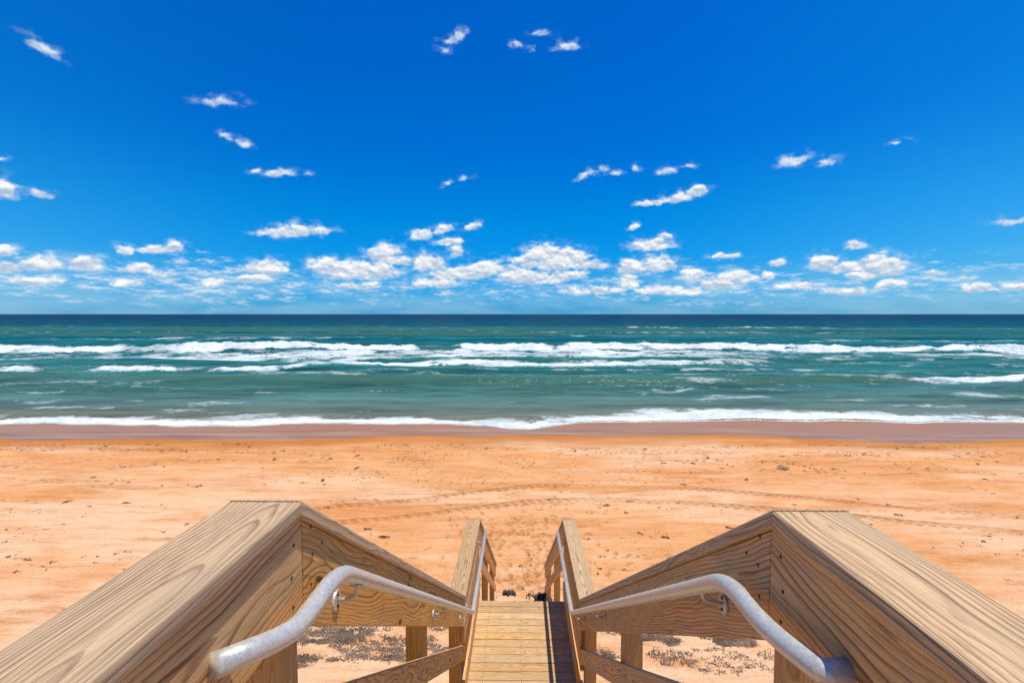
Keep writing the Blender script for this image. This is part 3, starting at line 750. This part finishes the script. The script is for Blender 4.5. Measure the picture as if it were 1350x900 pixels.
rng = random.Random(5)
# the thick dry mats under and beside the stairs
def mat_patch(bm, cx, cy, rx, ry, count, size):
    for _ in range(count):
        a = rng.uniform(0, 2 * math.pi); r = math.sqrt(rng.random())
        x = cx + rx * r * math.cos(a); y = cy + ry * r * math.sin(a)
        nv = float(fbm(np.array([x * 1.3]), np.array([y * 2.2]), 201, 3)[0])
        if nv < 0.36 + 0.24 * r * r: continue
        weed_bm(bm, x, y, gz(x, y), 13, 0.09, size * 0.5, rng, 0.9)
bm = bmesh.new()
for (cx, cy, rx, ry, c) in ((-4.3, 11.3, 1.6, 1.2, 1500), (-3.0, 10.2, 1.5, 0.9, 1000), (-2.2, 11.0, 0.8, 0.6, 300), (-5.2, 10.0, 1.2, 0.8, 500),
                            (3.2, 10.75, 1.5, 0.45, 1500), (5.2, 10.5, 1.3, 0.40, 1100), (2.1, 10.6, 0.7, 0.7, 500), (6.4, 10.2, 1.0, 0.5, 500), (4.4, 9.9, 2.2, 0.5, 330), (2.4, 9.7, 0.9, 0.5, 160)):
    mat_patch(bm, cx, cy, rx, ry, c, 0.05)
wr = bm_obj('seaweed_mat', bm, M_WEEDG)
wr['kind'] = 'stuff'; wr['label'] = 'grey mat of dried seaweed on the sand beneath the stairs'; wr['category'] = 'seaweed'

# fine litter along the drift lines
bm = bmesh.new()
drift = ((29.0, 0.5, 900), (27.6, 0.9, 1100), (25.6, 1.0, 900), (23.8, 0.8, 600), (21.8, 1.2, 400), (19.0, 1.5, 260), (16.2, 1.6, 330), (14.0, 1.3, 260))
for (y0, sg, cnt) in drift:
    for _ in range(cnt):
        x = rng.uniform(-32, 34)
        y = y0 + rng.gauss(0, sg) * 0.38 + 1.3 * (float(vnoise(np.array([x * 0.12]), np.array([y0]), 301)[0]) - 0.5)
        if float(vnoise(np.array([x * 0.35]), np.array([y * 0.9]), 305)[0]) < 0.47: continue
        if abs(x) > 1.3 * y: continue
        weed_bm(bm, x, y, gz(x, y), rng.choice((1, 2, 3, 4, 6)), 0.09, 0.05, rng, 0.4)
lt = bm_obj('seaweed_litter', bm, M_WEED)
lt['kind'] = 'stuff'; lt['label'] = 'thin drift lines of brown seaweed scraps across the beach'; lt['category'] = 'seaweed'

# the larger clumps
protos = []
for k in range(5):
    bm = bmesh.new()
    weed_bm(bm, 0, 0, 0, 22 + 6 * k, 0.12, 0.065, rng, 0.6)
    me = bpy.data.meshes.new('seaweed_clump'); bm.to_mesh(me); bm.free()
    me.materials.append(M_WEED)
    protos.append(me)
first = None
pos = []
for _ in range(90):
    y = rng.choice((28.8, 27.4, 26.0, 24.2, 22.2, 19.0, 16.4)) + rng.gauss(0, 0.5)
    x = rng.uniform(-0.98, 0.98) * y
    if abs(x) < 2.5 and y < 25: continue
    pos.append((x, y))
for (x, y) in pos:
    if first is None:
        first = bpy.data.objects.new('seaweed_clump', protos[0]); o = first
        tag(o, 'dark brown seaweed clump stranded on the open sand', 'seaweed', 'seaweed clumps along the drift lines')
    else:
        o = first.copy(); o.data = protos[rng.randrange(5)]
    o.location = (x, y, gz(x, y)); o.rotation_euler = (0, 0, rng.uniform(0, 6.28))
    sc = rng.uniform(0.45, 1.05); o.scale = (sc * 1.2, sc * 0.8, sc)
    COL.objects.link(o)

def lump(name, label, cat, loc, rx, ry, rz, mat, seed):
    bm = bmesh.new()
    bmesh.ops.create_icosphere(bm, subdivisions=4, radius=1)
    for v in bm.verts:
        p = v.co
        n = float(fbm(np.array([p.x * 1.7 + p.z]), np.array([p.y * 1.7 - p.z]), seed, 4)[0])
        v.co = Vector((p.x * rx, p.y * ry, max(-0.4, p.z) * rz)) * (0.55 + 0.9 * n)
    o = bm_obj(name, bm, mat, None, True)
    o.location = loc
    tag(o, label, cat)
    return o
lump('sand_lump', 'brown weed-crusted lump lying alone on the sand beyond the right railing', 'sand lump', (13.1, 24.3, gz(13.1, 24.3)), 0.24, 0.17, 0.13, M_LUMP, 401)
def debris(name, label, loc, n, rad, size, mat, sx=1.0):
    bm = bmesh.new(); r = random.Random(int(loc[0] * 100) + 77)
    weed_bm(bm, 0, 0, 0, n, rad, size, r, 1.2)
    o = bm_obj(name, bm, mat); o.location = (loc[0], loc[1], gz(*loc)); o.scale = (sx, 1, 1)
    tag(o, label, 'seaweed')
debris('seaweed_heap', 'dark tangled seaweed heap on the sand at the foot of the stairs, nearest the middle', (-0.27, 12.55), 70, 0.13, 0.07, M_BLACK)
debris('seaweed_heap', 'thin scatter of dark seaweed at the stair foot, beside the right railing', (0.33, 12.4), 40, 0.15, 0.05, M_WEED)
debris('seaweed_heap', 'black seaweed pile pressed against the bottom of the right railing', (0.60, 12.2), 190, 0.26, 0.13, M_BLACK, 0.6)

# ------------------------------------------------------------------ world: sky and clouds
CLOUDS = [
    (-43.64, 21.16, 1.24, 0.7, -14, 0.62), (-30.89, 20.03, 1.8, 0.58, 10, 0.5), (-30.21, 17.06, 0.85, 0.47, -13, 0.6), (-29.03, 16.69, 1.01, 0.48, -7, 0.6), (-25.78, 14.44, 1.57, 0.51, 6, 0.65), (-28.01, 14.39, 0.48, 0.29, 7, 0.4),
    (-23.17, 14.57, 0.52, 0.37, 6, 0.5), (-46.26, 10.12, 1.03, 1.05, 10, 0.85), (-44.33, 9.97, 1.01, 0.49, 3, 0.7), (-26.5, 8.42, 1.7, 0.46, 4, 0.8), (-24.18, 8.81, 2.06, 0.85, 4, 0.85), (-21.94, 8.94, 1.52, 0.39, 3, 0.6),
    (-38.75, 5.9, 0.82, 0.54, 5, 0.8), (-36.63, 6.07, 1.73, 0.49, 4, 0.85), (-35.03, 6.54, 0.78, 0.64, 4, 0.8), (-46.37, 5.25, 1.03, 0.54, 5, 0.95), (-44.09, 4.39, 1.77, 0.76, 11, 1), (-41.57, 4.5, 1.51, 0.79, 4, 1),
    (-46.12, 3.81, 1.09, 0.49, 4, 0.8), (-37.71, 4.33, 1.12, 0.62, 3, 0.9), (-32.16, 3.21, 1.15, 0.67, 11, 0.9), (-27.15, 4.85, 2.39, 1.01, 2, 0.95), (-28.36, 3.72, 1.93, 0.62, 2, 0.75), (-21.25, 5.39, 2.15, 0.97, 2, 1),
    (-17.88, 5, 4.64, 1.32, 1, 1), (-15.42, 6.98, 2.13, 1.07, 10, 1), (-14.2, 6.1, 2.07, 0.75, 1, 0.9), (-11.15, 9.09, 1.69, 0.91, 6, 0.95), (-8.76, 9.65, 1.45, 0.75, 11, 0.9), (-5.49, 10.04, 1.39, 0.67, 8, 0.8),
    (-7.92, 8.25, 1.72, 0.5, 6, 0.8), (-10.59, 6.09, 1.7, 1.35, 1, 0.95), (-7.15, 7.16, 1.04, 0.85, 25, 0.9), (-8.11, 4.68, 2.41, 0.86, 0, 0.9), (-4.38, 5.22, 3.66, 1.12, 8, 0.95), (-9.84, 3.63, 3.42, 0.69, 0, 0.8),
    (2.7, 7.11, 2.35, 1.36, -1, 1), (5.48, 6.57, 2.59, 1.36, -1, 1), (4.35, 5.9, 4.5, 0.94, -1, 1), (8.66, 5.75, 1.53, 0.59, -1, 0.8), (0.08, 6.35, 1.57, 0.6, -0, 0.85), (0.43, 4.54, 3.5, 1.04, -0, 0.95),
    (4.8, 4.35, 3.29, 0.78, 9, 0.85), (-8.1, 28.06, 1.09, 0.38, 3, 0.45), (-6.5, 28.7, 0.93, 0.57, 29, 0.6), (-8.28, 27.27, 0.76, 0.32, 3, 0.3), (-0.45, 27.99, 0.77, 0.39, -0, 0.45), (2.27, 28.85, 1.28, 0.32, -2, 0.5),
    (5.25, 27.66, 1.52, 0.52, 1, 0.65), (1.51, 27.45, 0.51, 0.26, -1, 0.3), (-7.96, 14.55, 0.6, 0.32, 20, 0.4), (-6.41, 14.99, 0.86, 0.32, 10, 0.5), (7.72, 15.52, 1.52, 0.47, 16, 0.6), (9.4, 15.91, 0.84, 0.39, -3, 0.55),
    (10.74, 15.46, 1.16, 0.39, 6, 0.6), (12.88, 15.8, 0.65, 0.38, -4, 0.5), (16.34, 15.24, 1.19, 0.61, 0, 0.75), (18.51, 15.58, 0.62, 0.37, -5, 0.6), (14.63, 12.19, 1.86, 0.47, 1, 0.85), (17.41, 12.56, 2.04, 0.78, 4, 0.95),
    (19.48, 13.17, 1.37, 0.76, 5, 0.95), (12.96, 9.79, 0.82, 0.49, 8, 0.8), (14.7, 7.68, 2.43, 0.82, -2, 1), (16.29, 8.59, 0.8, 0.48, -3, 0.7), (12.52, 5.43, 1.74, 0.92, -1, 1), (15.54, 5.68, 2.09, 1.16, -2, 1),
    (12.38, 3.74, 1.25, 0.93, -1, 0.95), (22.26, 6.16, 1.63, 0.39, -3, 0.7), (19.12, 4.43, 1.32, 0.81, 4, 0.95), (23.4, 4.06, 2.18, 0.87, -2, 1), (21.95, 3.23, 2.23, 0.64, -1, 0.8), (27.38, 5.29, 0.75, 0.46, 8, 0.8),
    (26.45, 4.11, 0.62, 0.54, -2, 0.95), (28.38, 15.02, 1.58, 0.76, 8, 0.75), (31.19, 14.54, 1.06, 0.54, -9, 0.65), (36.39, 15.14, 0.77, 0.25, -2, 0.45), (33.92, 6.56, 0.94, 0.49, 1, 0.85), (31.23, 5.17, 1.38, 1.1, -3, 1),
    (33.33, 4.69, 1.56, 0.72, 6, 0.95), (35.99, 4.67, 1.79, 1.31, -4, 1), (34.53, 3.77, 1.51, 0.5, -3, 0.9), (36.38, 2.86, 1.22, 0.55, 4, 0.85), (44.21, 7.57, 1.13, 0.36, -3, 0.6), (39.34, 3.6, 0.97, 0.33, -3, 0.75),
    (41.53, 3.1, 0.67, 0.32, 4, 0.7), (42.4, 2.29, 1.4, 0.57, -2, 0.8), (44.42, 2.34, 1.04, 0.37, -2, 0.7), (-46.43, 12.16, 0.38, 0.23, 12, 0.35), (33.1, 2.25, 2.41, 0.51, -2, 0.7), (16.55, 2.67, 4.79, 0.67, -1, 0.7),
    (8.26, 2.85, 4.27, 0.69, -1, 0.65), (-44.83, 2.9, 2.27, 0.44, 3, 0.6), (-35.71, 3.87, 1.3, 0.43, 14, 0.55), (-38.58, 2.91, 1.21, 0.48, 8, 0.6), (28.98, 2.88, 2.64, 0.53, -2, 0.65), (-18.31, 3.26, 3.99, 0.5, 1, 0.5),
]

def world():
    w = bpy.data.worlds.new('World'); SC.world = w
    w.use_nodes = True
    t = NT(w.node_tree)
    w.node_tree.nodes.clear()
    sky = t.n('ShaderNodeTexSky', sky_type='NISHITA', sun_disc=False, sun_elevation=SUN_EL, sun_rotation=math.radians(96),
              altitude=0.0, air_density=1.0, dust_density=0.4, ozone_density=4.0)
    D = t.n('ShaderNodeTexCoord').outputs['Generated']
    D = t.vm('NORMALIZE', D)
    dx, dy, dz = t.sep(D)
    az = t.m('MULTIPLY', t.m('ARCTAN2', dx, dy), 57.29578)
    el = t.m('MULTIPLY', t.m('ARCSINE', dz), 57.29578)
    # deep polarised blue: strongest ninety degrees from the sun, paler toward the sides and the horizon
    elt = t.ramp(t.m('DIVIDE', t.m('ABSOLUTE', el), 45.0, clamp=True),
                 [(0.0, C(0.125, 0.72, 1.62)), (0.03, C(0.085, 0.68, 1.50)), (0.10, C(0.02, 0.66, 1.32)), (0.24, C(0.0, 0.69, 1.34)), (0.40, C(0.0, 0.60, 1.40)), (0.69, C(0.0, 0.60, 1.50)), (1.0, C(0.0, 0.55, 1.4))])
    pol = t.mr(t.m('ABSOLUTE', t.m('SUBTRACT', az, -5.0)), 14.0, 66.0)
    redd = t.comb(t.mr(el, 2.0, 20.0, 0.11, 0.012), 0.0, 0.0)
    side = t.mixc(pol, elt, t.mixc(1.0, t.vm('ADD', elt, redd), C(1.6, 1.30, 1.04), 'MULTIPLY'))
    skc = t.mixc(1.0, sky.outputs[0], side, 'MULTIPLY')
    # clouds
    A = t.comb(az, el, 0.0)
    wn = t.noise(A, 0.85, 4, 0.6, out=1)
    A1 = t.vm('ADD', A, t.vm('MULTIPLY', t.vm('SUBTRACT', wn, (0.5, 0.5, 0.5)), (1.5, 0.8, 0)))
    best = None
    for (a, e, ra, re, rot, st) in CLOUDS:
        Ai = A1 if best is None else t.vm('ADD', A1, t.m('MULTIPLY', best, 1e-7))   # keeps the evaluation in sequence
        mp = t.n('ShaderNodeMapping', vector_type='TEXTURE', ins={'Vector': Ai, 'Location': (a, e - re * 0.35, 0), 'Rotation': (0, 0, math.radians(rot)), 'Scale': (ra * (1.12 if e < 9 else 0.92), re * (1.22 if e < 9 else 0.98), 1)})
        p = mp.outputs[0]
        p = t.vm('MAXIMUM', p, t.vm('MULTIPLY', p, (-1.0, -1.9, 0.0)))
        d = t.vm('LENGTH', p, out=1)
        v = t.m('MULTIPLY', t.m('SUBTRACT', 1.0, d), st)
        hgt = t.sep(mp.outputs[0])[1]
        if best is None:
            best, shade = v, hgt
        else:
            gt = t.m('GREATER_THAN', v, best)
            shade = t.m('MULTIPLY_ADD', gt, t.m('SUBTRACT', hgt, shade), shade)
            best = t.m('MAXIMUM', best, v)
    def dens(off):
        Ao = t.vm('ADD', A, off) if off else A
        return t.noise(t.vm('MULTIPLY', Ao, (0.75, 1.25, 1)), 1.0, 6, 0.55)
    n0 = dens(None); n1 = dens((0.08, 0.30, 0.0))
    body = t.m('ADD', best, t.m('MULTIPLY', t.m('SUBTRACT', n0, 0.5), 1.15))
    cum = t.mr(body, -0.02, 0.40)
    veil = t.m('MULTIPLY', t.mr(t.m('ADD', t.m('MULTIPLY', best, 0.7), t.m('MULTIPLY', t.m('SUBTRACT', n0, 0.5), 2.2)), -0.30, 0.5), t.mr(best, -0.8, 0.1, 0.0, 0.38))
    cum = t.m('MULTIPLY', cum, t.mr(el, 11.0, 18.0, 1.0, 0.72))
    # far low bank of broken cloud near the horizon
    bn = t.noise(t.vm('MULTIPLY', A, (0.50, 1.45, 1)), 1.0, 7, 0.62)
    bn1 = t.noise(t.vm('MULTIPLY', t.vm('ADD', A, (0.05, 0.22, 0)), (0.50, 1.45, 1)), 1.0, 7, 0.62)
    cov = t.noise(t.vm('MULTIPLY', A, (0.075, 0.0, 1)), 1.0, 2, 0.5)
    wt = t.ramp(t.m('DIVIDE', el, 8.0, clamp=True), [(0.0, 0.35), (0.12, 0.70), (0.28, 1.0), (0.50, 0.95), (0.70, 0.45), (0.90, 0.0)])
    bank = t.mr(t.m('ADD', bn, t.m('ADD', t.m('ADD', t.m('MULTIPLY', t.m('SUBTRACT', cov, 0.5), 0.50), t.mr(az, -12.0, -40.0, 0.0, 0.05)), t.m('MULTIPLY', t.m('SUBTRACT', wt, 1.0), 0.32))), 0.415, 0.70)
    bank = t.m('MULTIPLY', bank, t.mr(el, 8.6, 6.0))
    bank = t.m('MULTIPLY', bank, t.mr(el, 0.2, 2.6, 0.28, 0.66))
    # light on cloud: bright where the cloud thins toward the sun above, grey-blue beneath
    pf = t.noise(t.vm('MULTIPLY', A, (0.55, 0.85, 1)), 1.0, 4, 0.5)
    pf1 = t.noise(t.vm('MULTIPLY', t.vm('ADD', A, (0.12, 0.40, 0)), (0.55, 0.85, 1)), 1.0, 4, 0.5)
    lv = t.m('ADD', t.m('MULTIPLY', t.m('SUBTRACT', n0, n1), 1.5), t.m('MULTIPLY', t.m('SUBTRACT', pf, pf1), 1.6))
    lit = t.mr(t.m('ADD', lv, t.m('MULTIPLY', shade, 0.55)), -0.30, 0.52)
    ccol = t.mixc(lit, C(4.3, 5.6, 7.3), C(9.9, 9.9, 9.9))
    blit = t.mr(t.m('ADD', t.m('SUBTRACT', bn, bn1), t.m('MULTIPLY', t.m('SUBTRACT', bn, 0.5), 0.5)), -0.06, 0.16)
    bcol = t.mixc(blit, C(3.4, 5.7, 7.9), C(8.2, 8.9, 9.5))
    mist = t.m('MULTIPLY', t.mr(el, 6.5, 1.0, 0.0, 0.34), t.mr(t.noise(t.vm('MULTIPLY', A, (0.10, 0.55, 1)), 1.0, 4, 0.55), 0.30, 0.65))
    skm = t.mixc(mist, skc, C(4.2, 6.6, 8.6))
    sk2 = t.mixc(bank, skm, bcol)
    sk2 = t.mixc(t.m('MULTIPLY', veil, t.mr(el, 1.0, 4.0)), sk2, C(5.6, 7.6, 9.2))
    a_c = cum
    thin = t.mixc(t.mr(cum, 0.0, 0.9), C(4.6, 6.9, 9.0), ccol)
    fin = t.mixc(a_c, sk2, thin)
    # below the horizon keep plain sky colour
    fin = t.mixc(t.mr(el, -0.2, 0.0), skc, fin)
    bg = t.n('ShaderNodeBackground', ins={'Color': fin, 'Strength': 0.10})
    out = t.n('ShaderNodeOutputWorld')
    t.link(bg.outputs[0], out.inputs[0])
    w.cycles.sampling_method = 'MANUAL'; w.cycles.sample_map_resolution = 512
world()

sun = bpy.data.lights.new('sun', 'SUN'); sun.energy = 4.9; sun.angle = math.radians(0.53); sun.color = (1.0, 0.915, 0.77)
so = bpy.data.objects.new('sun', sun); COL.objects.link(so)
sd = Vector((math.cos(SUN_EL), -0.03, math.sin(SUN_EL)))     # towards the sun
so.rotation_euler = (-sd).to_track_quat('-Z', 'Y').to_euler()
so.location = (20, 0, 60)

# ------------------------------------------------------------------ camera
cam = bpy.data.cameras.new('camera'); cam.sensor_width = 36; cam.lens = 650 / 1350 * 36
cam.clip_start = 0.05; cam.clip_end = 100000
co = bpy.data.objects.new('camera', cam); COL.objects.link(co)
co.location = (0, 0, CZ)
co.rotation_euler = (math.radians(90) - math.atan(36 / 650), 0, math.atan(10 / 650))
SC.camera = co

SC.view_settings.view_transform = 'Standard'
SC.view_settings.look = 'None'
SC.view_settings.exposure = 0
SC.view_settings.gamma = 1
SC.view_settings.use_curve_mapping = False
SC.cycles.use_denoising = True
SC.cycles.max_bounces = 6
SC.cycles.diffuse_bounces = 3
